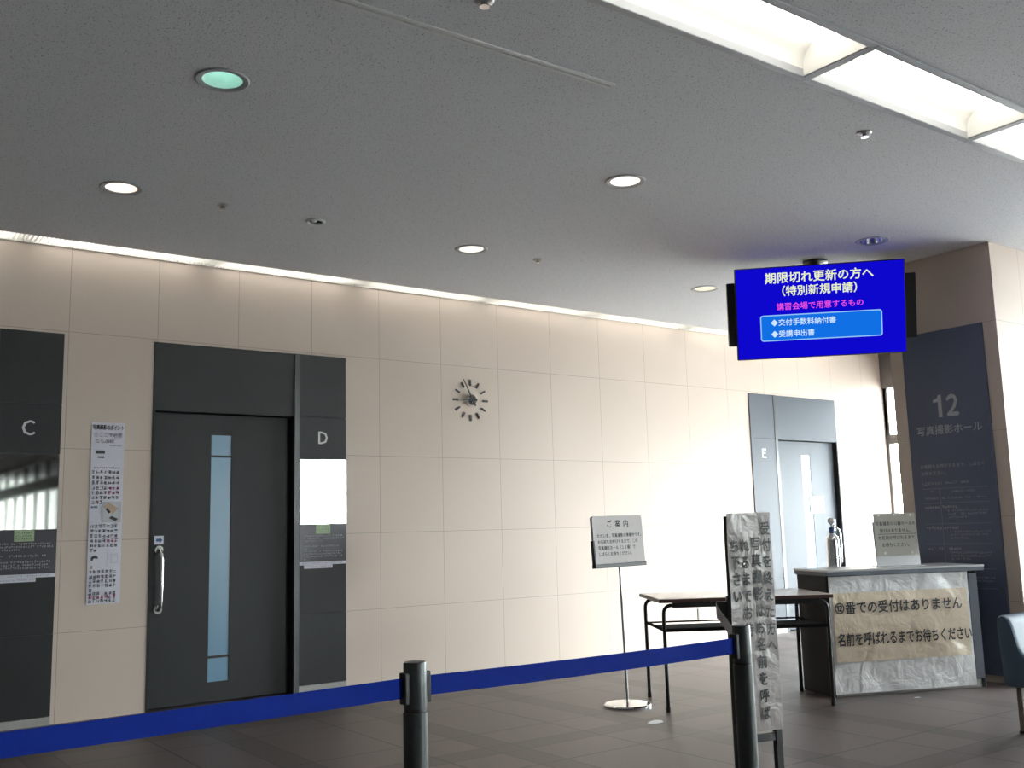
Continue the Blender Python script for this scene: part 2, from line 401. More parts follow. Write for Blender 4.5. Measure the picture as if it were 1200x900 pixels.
# ceiling with real holes for the lamps, the slot and the wall-wash cove
holes = []; discs = []
for x, y in DOWN:
    holes.append((x - .13, x + .13, y - .13, y + .13)); discs.append((x, y))
TROFF = [(2.30, 3.67), (3.67, 5.04), (5.04, 6.41)]
TY0, TY1 = 2.305, 2.72
holes.append((TROFF[0][0], TROFF[-1][1], TY0, TY1))
holes.append((1.2, 2.974, 3.228, 3.256))
EML = (2.679, 5.802); holes.append((EML[0] - .06, EML[0] + .06, EML[1] - .06, EML[1] + .06))
cb = MB(); CE = 7.02
vm = holed(cb, XL, FX, YB, CE, holes, lambda a, b: (a, b, CZ))
def disc_hole(mb, x, y, s, r, vm, n=32):
    ring = [mb.bm.verts.new((x + r * math.cos(2 * math.pi * k / n), y + r * math.sin(2 * math.pi * k / n), CZ)) for k in range(n)]
    sq = []
    for k in range(n):
        c, d = math.cos(2 * math.pi * k / n), math.sin(2 * math.pi * k / n); q = max(abs(c), abs(d))
        sq.append(mb.bm.verts.new((x + s * c / q, y + s * d / q, CZ)))
    for k in range(n): mb.bm.faces.new((ring[k], ring[(k + 1) % n], sq[(k + 1) % n], sq[k]))
for x, y in discs: disc_hole(cb, x, y, .13, .108, vm)
disc_hole(cb, EML[0], EML[1], .06, .05, vm)
for f in cb.bm.faces:
    if f.normal.z > 0: f.normal_flip()
cb.quad((XL, CE, CZ), (FX, CE, CZ), (FX, CE, 3.42), (XL, CE, 3.42)); cb.quad((XL, CE, 3.42), (FX, CE, 3.42), (FX, WY, 3.42), (XL, WY, 3.42))
struct(cb.build('ceiling', MC, fix=False))
rf = MB(); rf.box((XL - .2, YB - .2, 3.45), (FX + .2, WY + .2, 3.6)); struct(rf.build('ceiling_slab', M['greytrim']))

# pillar with tiled faces
pb = MB(); pb.box((7.103, 3.716, 0), (8.05, 4.60, CZ)); struct(pb.build('wall_pillar', MW))

# glazed front: one frame and its panes to a bay
def glazed(idx, axis, fixed, a0, a1, n, sub=1.2, top=2.78, parent_mat='frame', slot=None, zb=(2.09, 2.20)):
    """bays along axis ('y' or 'x') at the fixed coordinate"""
    t = 0.05
    def bx(mb, p0, p1, z0, z1, w=t):
        if axis == 'y': mb.box((fixed - w, p0, z0), (fixed + w, p1, z1))
        else: mb.box((p0, fixed - w, z0), (p1, fixed + w, z1))
    fr = MB(); L = (a1 - a0) / n
    for k in range(n + 1):
        a = a0 + L * k
        bx(fr, max(a0, a - .035), min(a1, a + .035), 0, top)
    bx(fr, a0, a1, 0, 0.06, .045); bx(fr, a0, a1, zb[0], zb[1], .045)
    fo = fr.build('window_%d' % idx, M[parent_mat]); struct(fo)
    hd = MB(); bx(hd, a0, a1, top, CZ + .25, .08)
    if slot:
        bx(hd, a0, slot[0], 2.20, top, .05); bx(hd, slot[1], a1, 2.20, top, .05)
    hd.build('header', M['headr'] if not slot else M['frame'], fo)
    for k in range(n):
        g = MB(); p0 = a0 + L * k + .035; p1 = a0 + L * (k + 1) - .035
        bx(g, p0, p1, 0.06, zb[0], .004)
        if not slot: bx(g, p0, p1, zb[1], top, .004)
        elif p0 < slot[0] < p1: bx(g, slot[0], slot[1], 2.20, top, .004)
        g.build('pane', M['glass'], fo)
    return fo
glazed(1, 'y', FX, 3.8, WY - .005, 3, slot=(6.7, 7.17)); glazed(4, 'y', FX, 0.6, 3.8, 3, top=3.1)
w4 = MB(); w4.box((FX - .1, -6.0, 0), (FX + .1, 0.6, 3.45)); w4.box((FX - .1, -12.0, 0), (FX + .1, -10.8, 3.45)); struct(w4.build('wall_east', MW))
glazed(2, 'y', FX, -10.8, -6.0, 4, top=3.1)
glazed(3, 'y', 5.0, YB, -9.9, 9, top=3.10, zb=(2.38, 2.70))
w5 = MB(); w5.box((5.06, -10.0, 0), (9.4, -9.8, 3.45)); w5.box((9.3, -12.0, 0), (9.5, -9.9, 3.45)); w5.box((9.3, -12.1, 0), (FX + .1, -11.95, 3.45)); struct(w5.build('wall_return', M['facade']))
op = MB(); op.box((-30, -60, -0.16), (60, 40, -0.11)); struct(op.build('ground_outside', M['outside']))
ow = MB(); ow.box((7.2, -80, -0.1), (7.6, -10.2, 3.6)); struct(ow.build('wall_outside', M['facade']))  # wall added outside so the panes in the mirror plate look dull
ol = MB(); ol.box((5.1, -80, 3.62), (7.6, -10.0, 3.8)); struct(ol.build('ceiling_outside', M['facade']))  # added roof, shuts sky light off what the mirrored windows show

# ------------------------------------------------------------------ door units of the back wall
def door_unit(idx, x0, x1, mirrored, pm):
    """x0..x1 outside, leaf on the far side from the sign column"""
    W = x1 - x0
    root = bpy.data.objects.new('door_%d' % idx, None); C.objects.link(root); root.location = (x0, WY, 0); struct(root)
    X = (lambda a: W - a) if mirrored else (lambda a: a)
    def B(mb, a, b, y0, y1, z0, z1, bevel=0): 
        p, q = sorted((X(a), X(b))); mb.box((p, y0, z0), (q, y1, z1), bevel=bevel)
    LW = W - .395 - .042          # right end of the door field
    m = MB(); B(m, 0.0, LW, -.004, .10, 2.085, 2.58); m.build('transom_panel', pm, root)
    m = MB(); B(m, 0, .018, -.006, .12, 0, 2.085); m.build('door_frame', M['darkgap'], root)
    m = MB(); B(m, LW, LW + .042, -.016, .12, 0, 2.58); m.build('divider', M['darkrail'], root)
    lf = MB(); lf_y = .055
    g0, g1 = .448, .600
    zs = [(0.148, 0.312), (0.330, 1.760), (1.776, 1.925)]
    hol = [(g0, g1, a, b) for a, b in zs]
    e = LW - .004
    vm = holed(lf, .02, e, .012, 2.075, hol, lambda a, b: (X(a), lf_y, b))
    bmesh.ops.recalc_face_normals(lf.bm, faces=lf.bm.faces)
    B(lf, .02, e, lf_y + .012, .10, .012, 2.075)
    leaf = lf.build('door_leaf', pm, root, fix=True)
    m = MB()
    for a, b in zs: B(m, g0 - .002, g1 + .002, lf_y + .005, lf_y + .010, a - .002, b + .002)
    m.build('glass_strip', M['frost'], leaf)
    hx = X(.082); m = MB()
    z0, z1 = .70, 1.075; y = lf_y - .055
    m.tube([(hx, lf_y, z1 + .02), (hx, lf_y - .03, z1 + .02), (hx + .004, y - .005, z1 - .01), (hx + .006, y - .008, z1 - .05), (hx + .006, y - .008, z0 + .05), (hx + .004, y - .005, z0 + .01), (hx, lf_y - .03, z0 - .02), (hx, lf_y, z0 - .02)], .0125, 12)
    for z in (z1 + .02, z0 - .02): m.tube([(hx, lf_y, z), (hx, lf_y - .012, z)], .03, 20)
    m.build('handle', M['chrome'], leaf, smooth=True)
    m = MB(); m.box((hx - .032, lf_y - .002, 1.135), (hx + .032, lf_y, 1.195)); st = m.build('sticker', M['lilac'], leaf)
    m = MB(); s = 1
    m.prism([(hx - .02 * s, 1.155), (hx + .004 * s, 1.155), (hx + .004 * s, 1.146), (hx + .024 * s, 1.165), (hx + .004 * s, 1.184), (hx + .004 * s, 1.175), (hx - .02 * s, 1.175)], lf_y - .0035, lf_y - .002)
    m.build('arrow', M['bluest'], st)
    return root, X, W
d1, _, _ = door_unit(1, -0.05, 1.476, False, M['dark'])
d2, _, _ = door_unit(2, 2.083, 3.596, False, M['dark'])
d3, _, _ = door_unit(3, 8.437, 9.947, True, M['edoor'])
# paper taped on the far door
m = MB(); m.box((9.45, WY + .0515, 1.27), (9.70, WY + .0535, 1.46)); tag(m.build('door_notice', M['white']), 'small white paper taped to the door beside panel E', 'notice')

def sign_column(x0, letter, label, full=True, pm=None, lm=None):
    w = .395
    t = thing('door_sign_panel', label, 'sign', (x0, WY, 0), 0)
    m = MB(); m.box((0, -.012, .055), (w, .10, .574)); m.box((0, -.012, .580), (w, .10, 2.085)); m.box((0, -.012, 2.091), (w, .10, 2.58)); m.box((0.002, -.004, .06), (w - .002, .09, 2.575))
    m.build('panel', pm or M['dark'], t)
    m = MB(); m.box((0, -.014, 0), (w, .10, .052)); m.build('plinth', M['kick'], t)
    m = MB(); m.text(letter, w * .49, 1.928, .128, y=-.0122, off=.016, thick=.0012); m.build('lettering', lm or M['letter'], t)
    if full:
        m = MB(); m.box((.002, -.020, 1.255), (w - .002, -.013, 1.755), bevel=.0015, seg=1); mp = m.build('mirror_plate', M['mirror'], t)
        for sx in (.035, w - .035):
            m = MB(); m.tube([(sx, -.020, 1.722), (sx, -.024, 1.722)], .008, 14); m.build('screw', M['darkrail'], mp)
        m = MB(); m.box((.002, -.018, .970), (w - .002, -.013, 1.252)); npl = m.build('notice_plate', M['purple'], t)
        m = MB(); z = 1.165
        for k, fr in enumerate((.97, .99, .45, 0, .9, .12, .98, .92, .95, .1)):
            if fr: m.scribble(.035, w - .015, z, .0135, y=-.0182, seed=k + ord(letter), fill=fr, density=1.3)
            z -= .0195
        m.build('small_print', M['letterdim'], npl)
        m = MB(); m.box((.135, -.0205, 1.180), (.255, -.018, 1.252)); gl = m.build('green_label', M['greenlab'], npl)
        m = MB()
        for k in range(3): m.scribble(.142, .25, 1.235 - k * .019, .012, y=-.0206, seed=40 + k)
        m.build('small_print', M['ink'], gl)
        m = MB(); m.box((-.0, -.0165, .945), (w - .004, -.012, .968)); m.box((.04, -.0165, .918), (w - .12, -.012, .944)); ps = m.build('paper_strips', M['lilac'], t)
        m = MB(); m.scribble(.02, w - .03, .957, .012, y=-.0167, seed=3); m.scribble(.05, w - .13, .932, .012, y=-.0167, seed=4); m.build('small_print', M['inkgrey'], ps)
    return t
sign_column(1.081, 'Ｃ', 'dark door-side panel lettered C with a mirror plate reflecting windows')
sign_column(3.201, 'Ｄ', 'dark door-side panel lettered D with a plate glaring white')
sign_column(8.437, 'Ｅ', 'grey door-side panel lettered E behind the tall hand-lettered sign', full=False, pm=M['edoor'], lm=M['letterE'])

# ------------------------------------------------------------------ pillar sign 12 (local x runs towards the viewer, face -y turned to world -x)
t = thing('room_sign_panel', 'tall blue-black panel numbered 12 on the pillar behind the counter', 'sign', (7.103, 4.487, 0), R(-90))
PW = .668
m = MB(); m.box((0, -.014, .05), (PW, -.0005, 2.60), bevel=.002, seg=1); pn = m.build('panel', M['navy'], t)
m = MB(); m.text('２', .382, 2.018, .205, y=-.0142, off=.034, sx=.80); m.prism([(.266, 1.932), (.296, 1.932), (.296, 2.104), (.274, 2.104), (.260, 2.080), (.228, 2.068), (.228, 2.047), (.266, 2.053)], -.0148, -.0142); m.text('写真撮影ホール', .335, 1.838, .076, y=-.0142, off=.008); m.build('title_lettering', M['letterdim'], t)
m = MB(); m.text('お名前をお呼びするまで、しばらく', .075, 1.565, .0325, y=-.0142, align='LEFT', off=.004); m.text('お待ち下さい。', .075, 1.512, .0325, y=-.0142, align='LEFT', off=.004)
m.scribble(.078, .46, 1.435, .02, y=-.0142, seed=1)
for k, z in enumerate((1.395, 1.285, 1.13, .98, .80, .66)):
    m.box((.078, -.0148, z - .001), (.60, -.014, z + .001))
m.box((.218, -.0148, .66), (.220, -.014, 1.395))
m.scribble(.11, .21, 1.372, .018, y=-.0142, seed=2, fill=.8); m.scribble(.31, .50, 1.372, .018, y=-.0142, seed=3)
m.scribble(.09, .21, 1.322, .018, y=-.0142, seed=4); m.scribble(.23, .59, 1.322, .016, y=-.0142, seed=5)
for k, z in enumerate((1.255, 1.10, .945, .765)):
    m.scribble(.085, .215, z, .02, y=-.0142, seed=10 + k, density=1.8); m.scribble(.228, .36, z, .02, y=-.0142, seed=20 + k, density=1.6)
    for q in range(3): m.scribble(.27, .59, z - .028 - q * .024, .016, y=-.0142, seed=30 + k * 3 + q, fill=(1, .95, .5)[q])
m.build('small_print', M['letterdim'], t)

# ------------------------------------------------------------------ ceiling fixtures
def troffer(k, x0, x1, label):
    L = x1 - x0; yc = (TY0 + TY1) / 2; hw = (TY1 - TY0) / 2
    t = thing('fluorescent_troffer', label, 'ceiling light', (x0, yc, CZ), 0, 'fluorescent troffers in a row')
    fr = MB(); a = .012
    fr.box((0, -hw, -.010), (L, -hw + .040, .03), bevel=.004); fr.box((0, hw - .040, -.010), (L, hw, .03), bevel=.004)
    fr.box((0, -hw + .03, -.010), (.022, hw - .03, .03)); fr.box((L - .022, -hw + .03, -.010), (L, hw - .03, .03))
    fr.build('frame', M['greytrim'], t)
    rf = MB(); n = 20; prof = []
    for q in range(n + 1):
        th = math.pi * q / n; prof.append((-(hw - .036) * math.cos(th), .012 + .150 * math.sin(th) ** .8))
    vs = [[rf.bm.verts.new((x, y, z)) for (y, z) in prof] for x in (.02, L - .02)]
    for q in range(n): rf.bm.faces.new((vs[0][q], vs[0][q + 1], vs[1][q + 1], vs[1][q]))
    vs2 = [[rf.bm.verts.new((x, y * 1.02, z + .006)) for (y, z) in prof] for x in (.02, L - .02)]
    for q in range(n): rf.bm.faces.new((vs2[0][q], vs2[1][q], vs2[1][q + 1], vs2[0][q + 1]))
    rf.build('reflector', M['reflector'], t, smooth=True, fix=False)
    for x in (.0225, L - .0285):
        ep = MB(); ep.box((x, -hw + .0405, -.006), (x + .006, hw - .0405, .175)); ep.build('end_plate', M['reflector'], t)
    for y in (-.055, .055):
        tb = MB(); tb.tube([(.06, y, .105), (L - .06, y, .105)], .014, 14); tb.build('tube', M['tube'], t, smooth=True)
    return t
troffer(0, *TROFF[0], 'lit fluorescent trough with the longest white interior in view')
troffer(1, *TROFF[1], 'middle lit fluorescent trough of the row, between two crossbars')
troffer(2, *TROFF[2], 'lit fluorescent trough cut off by the photo edge')

def downlight(i, x, y, col, s, label):
    t = thing('downlight', label, 'ceiling light', (x, y, CZ), 0, 'recessed downlights')
    m = MB(); m.lathe([(.088, -.002), (.096, -.006), (.114, -.006), (.119, -.002), (.119, .0), (.088, .0)], 40, caps=False); m.build('trim_ring', M['greytrim'], t, smooth=True)
    m = MB(); m.lathe([(.098, -.001), (.094, .05), (.085, .10), (.070, .15), (.0698, .151), (.086, .102), (.097, .05), (.1005, -.001)], 36, caps=False); m.build('reflector', M['chrome'] if s == 0 else M['reflector'], t, smooth=True)
    lm = M['acrylic'] if s == 0 else emat('lamp_glow_%s' % 'abcdef'[i], col, s)
    m = MB(); m.lathe([(.001, .150), (.071, .150), (.071, .156), (.001, .156)], 28); m.build('socket_plate', M['reflector'] if s else M['satin'], t)
    for k in (-1, 1):
        m = MB(); m.lathe([(.003, .060), (.015, .066), (.02, .078), (.02, .135), (.012, .150), (.003, .150)], 16, center=(k * .026, 0, 0)); m.build('lamp', lm, t, smooth=True)
DL = [((.42, 1.0, .86), 'turquoise-glowing round downlight, the largest in view'), ((1, .82, .74), 'pinkish-white round downlight above the panel lettered C'), ((1, .93, .85), 'white round downlight between the ceiling slot and the screen'),
      ((1, .95, .86), 'cream-white round downlight above the wall clock'), ((1, .90, .74), 'dim cream round downlight beside the hanging screen'), ((1, 1, 1), 'unlit chrome round downlight above the hanging screen')]
for i, ((x, y), (c, lab)) in enumerate(zip(DOWN, DL)): downlight(i, x, y, c, (LAMP_DOWN * .36, LAMP_DOWN, LAMP_DOWN, LAMP_DOWN, LAMP_DOWN * .7, 0)[i], lab)

def sprinkler(x, y, label):
    t = thing('sprinkler_head', label, 'sprinkler', (x, y, CZ), 0, 'sprinkler heads on the ceiling')
    m = MB(); m.lathe([(.038, 0), (.038, -.004), (.030, -.010), (.018, -.012), (.001, -.012)], 24); m.build('escutcheon', M['satin'], t, smooth=True)
    m = MB(); m.tube([(0, 0, -.010), (0, 0, -.016)], .010, 12); m.tube([(-.012, 0, -.012), (-.012, 0, -.024)], .003, 6); m.tube([(.012, 0, -.012), (.012, 0, -.024)], .003, 6); m.box((-.014, -.003, -.017), (.014, .003, -.013)); m.build('nozzle', M['darkrail'], t)
    m = MB(); m.lathe([(.020, -.023), (.020, -.026), (.001, -.026), (.001, -.023)], 18); m.build('deflector', M['chrome'], t)
sprinkler(2.06, 5.796, 'small sprinkler head between the pinkish downlight and a recessed emergency lamp')
sprinkler(4.50, 5.811, 'tiny sprinkler head beside the cream-white downlight above the clock')
sprinkler(2.06, 2.945, 'sprinkler head cut off by the top photo edge above the long slot')
sprinkler(4.48, 2.945, 'sprinkler head close to the fluorescent troughs')
t = thing('emergency_light', 'small recessed emergency lamp with a white rim in the ceiling', 'ceiling light', (EML[0], EML[1], CZ))
m = MB(); m.lathe([(.046, .0), (.048, -.010), (.056, -.012), (.063, -.004), (.063, .0)], 28, caps=False); m.build('rim', M['trim'], t, smooth=True)
m = MB(); m.lathe([(.048, -.001), (.046, .03), (.03, .055), (.001, .06), (.001, .062), (.032, .057), (.0495, .03), (.0505, -.001)], 24, caps=False); m.build('cup', M['darkrail'], t, smooth=True)
m = MB(); m.lathe([(.001, -.012), (.014, -.008), (.022, .008), (.016, .05), (.001, .056)], 20, center=(-.012, .0, 0)); m.build('bulb', M['trim'], t, smooth=True)
# linear slot diffuser
t = thing('ceiling_slot_diffuser', 'long narrow air slot in the speckled ceiling', 'air vent', (1.2, 3.242, CZ))
m = MB(); L = 1.774
m.box((0, -.026, -.007), (L, -.007, .02), bevel=.002); m.box((0, .007, -.007), (L, .026, .02), bevel=.002); m.box((L - .010, -.020, -.004), (L, .020, .02)); m.box((0, -.020, -.004), (.010, .020, .02)); m.build('frame', M['trim'], t)
m = MB(); m.box((.01, -.007, .006), (L - .01, .007, .02)); m.build('baffle', M['greytrim'], t)
# wall-wash cove units
GX = [-.05, 1.194, 2.435, 3.685, 4.92, 6.165, 7.43, 8.68, 9.93]
LW_ = 1.24
def cove_unit(x0, label):
    t = thing('cove_light', label, 'ceiling light', (x0, 7.125, CZ), 0, 'louvred cove lights along the back wall')
    m = MB(); m.box((.0, -.10, .10), (LW_ , .10, .11)); m.box((0, -.100, .0), (LW_, -.094, .10)); m.box((0, .094, .03), (LW_, .10, .10)); m.build('housing', M['reflector'], t)
    m = MB(); m.tube([(.07, 0, .065), (LW_ - .07, 0, .065)], .014, 12); m.build('tube', M['covetube'], t, smooth=True)
    m = MB(); n = 44
    for k in range(n + 1):
        x = .01 + (LW_ - .022) * k / n; m.box((x, -.094, .002), (x + .002, .094, .024))
    m.box((0, -.096, .0), (LW_, -.090, .026)); m.box((0, .090, .0), (LW_, .096, .026)); m.build('louvre', M['reflector'], t)
    return t
WORDS = ['above the panel lettered C', 'above the long white notice', 'above the panel lettered D', 'above the wall clock', 'above the guidance stand', 'next to the hanging screen', 'behind the hanging screen', 'above the door beside panel E']
cu = cove_unit(GX[0], 'louvred strip light along the wall top ' + WORDS[0])
for k in range(1, 8): dup(cu, (GX[k], 7.125, CZ), label='louvred strip light along the wall top ' + WORDS[k])

# ------------------------------------------------------------------ hanging screen
TVC = Vector((6.375, 4.698, 2.782)); TVY = -0.780; TILT = 0.222
t = thing('hanging_display', 'hanging screen showing a bright blue slide', 'display', TVC, TVY)
RT = Matrix.Rotation(TILT, 3, 'X')
tilted = Matrix.Rotation(TILT, 4, 'X')
def tl(mb): bmesh.ops.transform(mb.bm, matrix=tilted, verts=mb.bm.verts); return mb
w2_, h2_ = .634, .3565
m = MB(); m.box((-w2_, -.0, -h2_), (w2_, .06, h2_), bevel=.004); tl(m).build('bezel', M['black'], t)
m = MB(); m.box((-.690, .10, -.250), (.735, .19, .250), bevel=.006); m.box((-.30, .055, -.20), (.30, .11, .20)); tl(m).build('rear_housing', M['black'], t)
m = MB(); m.box((-w2_ + .008, -.002, -h2_ + .008), (w2_ - .008, -.0, h2_ - .008)); scn = tl(m).build('screen', M['tv_blue'], t)
yy = -.003
def rrect(mb, x0, x1, z0, z1, r, y0, y1):
    pts = []
    for cx, cz, a0 in ((x1 - r, z1 - r, 0), (x0 + r, z1 - r, 90), (x0 + r, z0 + r, 180), (x1 - r, z0 + r, 270)):
        for k in range(6): a = R(a0 + 90 * k / 5); pts.append((cx + r * math.cos(a), cz + r * math.sin(a)))
    mb.prism(pts, y0, y1)
m = MB(); m.text('期限切れ更新の方へ', .0, h2_ - .087, .0905, y=yy, off=.018); tl(m).build('title_lettering', M['tv_title'], scn)
m = MB(); m.text('（特別新規申請）', .0, h2_ - .190, .084, y=yy, off=.018); tl(m).build('subtitle_lettering', M['tv_title'], scn)
m = MB(); m.text('講習会場で用意するもの', .0, h2_ - .310, .0595, y=yy, off=.010); tl(m).build('pink_lettering', M['tv_pink'], scn)
m = MB(); rrect(m, -.452, .458, h2_ - .575, h2_ - .372, .022, yy - .0005, -.002); tl(m).build('box_outline', M['tv_line'], scn)
m = MB(); rrect(m, -.444, .450, h2_ - .567, h2_ - .380, .016, yy - .0010, yy - .0004); tl(m).build('box_fill', M['tv_box'], scn)
for s_, dz in (('◆交付手数料納付書', .432), ('◆受講申出書', .520)):
    m = MB(); m.text(s_, -.375, h2_ - dz, .0545, y=yy - .001, align='LEFT', off=.014); tl(m).build('list_lettering', M['tv_white'], scn)
m = MB(); m.tube([(0, .075, .25), (0, .075, CZ - TVC.z)], .025, 14); m.lathe([(.095, CZ - TVC.z - .001), (.095, CZ - TVC.z - .014), (.04, CZ - TVC.z - .035), (.026, CZ - TVC.z - .05)], 24, center=(0, .075, 0)); m.build('ceiling_mount', M['black'], t, smooth=True)

# ------------------------------------------------------------------ wall clock: markers and hands fixed straight on the wall
t = thing('wall_clock', 'frameless wall clock of dark markers and hands on the cream wall', 'clock', (4.803, WY, 2.302))
for k in range(12):
    a = R(30 * k); big = k % 3 == 0
    m = MB(); m.box((-.0085 if big else -.0065, -.012, .128), (.0085 if big else .0065, -.0, .182 if big else .178), bevel=.001, seg=1)
    bmesh.ops.rotate(m.bm, cent=(0, 0, 0), matrix=Matrix.Rotation(a, 3, 'Y'), verts=m.bm.verts); m.build('hour_marker', M['darkrail'], t)
m = MB(); m.lathe([(.052, .0), (.052, .02), (.046, .034), (.030, .034), (.028, .022), (.001, .022)], 28); bmesh.ops.rotate(m.bm, cent=(0, 0, 0), matrix=Matrix.Rotation(R(90), 3, 'X'), verts=m.bm.verts); m.build('hub', M['chrome'], t, smooth=True)
def hand(ang, ln, w, y, name, tail):
    m = MB(); m.prism([(-w, -tail), (w, -tail), (w * .6, ln), (-w * .6, ln)], y - .003, y); bmesh.ops.rotate(m.bm, cent=(0, 0, 0), matrix=Matrix.Rotation(ang, 3, 'Y'), verts=m.bm.verts); m.build(name, M['black'], t)
hand(R(-28), .200, .0075, -.042, 'minute_hand', .06); hand(R(-93), .10, .010, -.037, 'hour_hand', .05)

# ------------------------------------------------------------------ paper notice on the wall
t = thing('wall_notice', 'long narrow lilac-white notice pasted between the panels lettered C and D', 'notice', (1.675, WY, 0))
t.rotation_euler = (0, 0, 0)
PWD = .218
m = MB(); m.sheet(0, PWD, .748, 1.982, -.002, 10, 40, .0018, 5, .001); m.build('paper', M['lilac'], t, smooth=True)
Y0 = -.0062
m = MB(); m.text('写真撮影のポイント', PWD / 2, 1.948, .0370, y=Y0, off=.034, sx=.63, thick=.001); m.build('heading_lettering', M['brush'], t)
m = MB(); m.text('①ここで必要', PWD / 2, 1.896, .0335, y=Y0, off=.016, sx=.95); m.build('lettering', M['inkgrey'], t)
m = MB(); m.text('なものは', .022, 1.852, .0325, y=Y0, align='LEFT', off=.016); m.build('lettering', M['inkgrey'], t)
def nbox(name, mt, *bs):
    q = MB()
    for b in bs:
        if isinstance(b[0], tuple): q.prism(list(b), Y0 - .0013, Y0 - .0003)
        else: q.box((b[0], Y0 - .0006, b[2]), (b[1], Y0, b[3]))
    q.build(name, M[mt], t)
nbox('printed_bar', 'brush', (.03, .09, 1.765, 1.787)); nbox('printed_bar', 'brush', (.045, .088, 1.735, 1.747))
def row(z, seed, mt='inkgrey', x0=.010, x1=.212, h=.025, fill=1.0):
    q = MB(); q.scribble(x0, x1, z, h, y=Y0, seed=seed, density=1.15, fill=fill); q.scribble(x0, x1, z, h, y=Y0, seed=seed + 900, density=1.0, fill=fill); q.build('small_print', M[mt], t)
row(1.822, 71, x0=.12, x1=.205, h=.010); row(1.668, 72, x0=.02, x1=.205, h=.012)
for k, z in enumerate((1.638, 1.602, 1.567)): row(z, 100 + k)
for k, z in enumerate((1.530, 1.497)): row(z, 110 + k, x1=.115); row(z, 120 + k, 'inkpink', x0=.118)
row(1.464, 130); row(1.432, 131, fill=.45); row(1.400, 132, 'inkblue', x1=.07, h=.016)
for k, z in enumerate((1.270, 1.237, 1.204, 1.140)): row(z, 200 + k)
row(1.172, 210, x1=.115); row(1.172, 211, 'inkpink', x0=.118); row(1.108, 212, fill=.3)
nbox('picture_ground', 'palegrey', (.085, .21, 1.295, 1.435)); nbox('printed_picture', 'tan', ((.09, 1.40), (.125, 1.43), (.19, 1.39), (.155, 1.35)))
nbox('printed_bar', 'brush', ((.105, 1.385), (.118, 1.395), (.14, 1.365), (.128, 1.355))); nbox('printed_bar', 'brush', ((.13, 1.325), (.148, 1.338), (.19, 1.318), (.172, 1.302)))
# printed sketch: an arc of dark hair beside a card outline
nbox('printed_hair', 'brush', tuple([(.045 + .024 * math.cos(R(a)), 1.045 + .030 * math.sin(R(a))) for a in range(20, 200, 15)] + [(.045 + .012 * math.cos(R(a)), 1.040 + .014 * math.sin(R(a))) for a in range(200, 20, -20)]))
nbox('printed_picture', 'tan', (.02, .035, .985, 1.005))
nbox('card_outline', 'palegrey', (.150, .195, 1.076, 1.079), (.150, .195, 1.018, 1.021), (.150, .1525, 1.018, 1.079), (.1925, .195, 1.018, 1.079)); nbox('ruled_line', 'palegrey', (.125, .127, .985, 1.10))
for k, z in enumerate((.965, .932, .902, .872)): row(z, 300 + k)
row(.842, 310, fill=.25); row(.820, 311); row(.796, 312, 'inkpink'); row(.770, 313)
# wall outlet
t = thing('wall_outlet', 'small grey-white wall outlet under the desk height', 'outlet', (7.52, WY, .28))
m = MB(); m.box((-.035, -.008, -.06), (.035, -.0, .06), bevel=.003); m.build('plate', M['outlet'], t)
m = MB(); m.box((-.018, -.010, -.048), (.018, -.0078, .048)); m.build('socket', M['kick'], t)

# ------------------------------------------------------------------ guidance stand
GB = Vector((4.589, 5.105, 0))
t = thing('sign_stand', 'slim pole stand holding a small grey guidance board', 'sign stand', GB)
m = MB(); m.lathe([(.158, 0), (.158, .010), (.150, .018), (.05, .024), (.014, .030)], 48); m.build('base', M['chrome'], t, smooth=True)
m = MB(); m.tube([(0, 0, .02), (-.012, 0, .5), (-.022, 0, .95)], .0085, 14); m.build('pole', M['satin'], t, smooth=True)
TB = Matrix.Translation((-.024, 0, .925)) @ Matrix.Rotation(R(4), 4, 'Z') @ Matrix.Rotation(R(-.5), 4, 'Y') @ Matrix.Rotation(R(-4), 4, 'X')
def gb(mb): bmesh.ops.transform(mb.bm, matrix=TB, verts=mb.bm.verts); return mb
m = MB(); rrect(m, -.238, .238, .0, .322, .022, -.02, .0); bd = gb(m).build('board', M['boardface'], t)
m = MB(); m.box((-.245, -.024, -.020), (.245, .012, .006), bevel=.003); m.box((-.245, -.022, 0), (-.234, .006, .16)); gb(m).build('rail', M['blackmetal'], t)  # bottom rail, plus a black strip for shade on the board's left edge
m = MB()
for ch, x in (('ご', -.082), ('案', .0), ('内', .078)): m.text(ch, x, .268, .054, y=-.0205, off=.020)
gb(m).build('heading_lettering', M['ink'], bd)
for k, s_ in enumerate(('ただいま、写真撮影の準備中です。', 'お名前をお呼びするまで、この', '写真撮影ホール（１２番）で', 'しばらくお待ちください。')):
    m = MB(); m.text(s_, -.205, .190 - k * .040, .0275, y=-.0205, align='LEFT', off=.020); gb(m).build('lettering', M['ink'], bd)

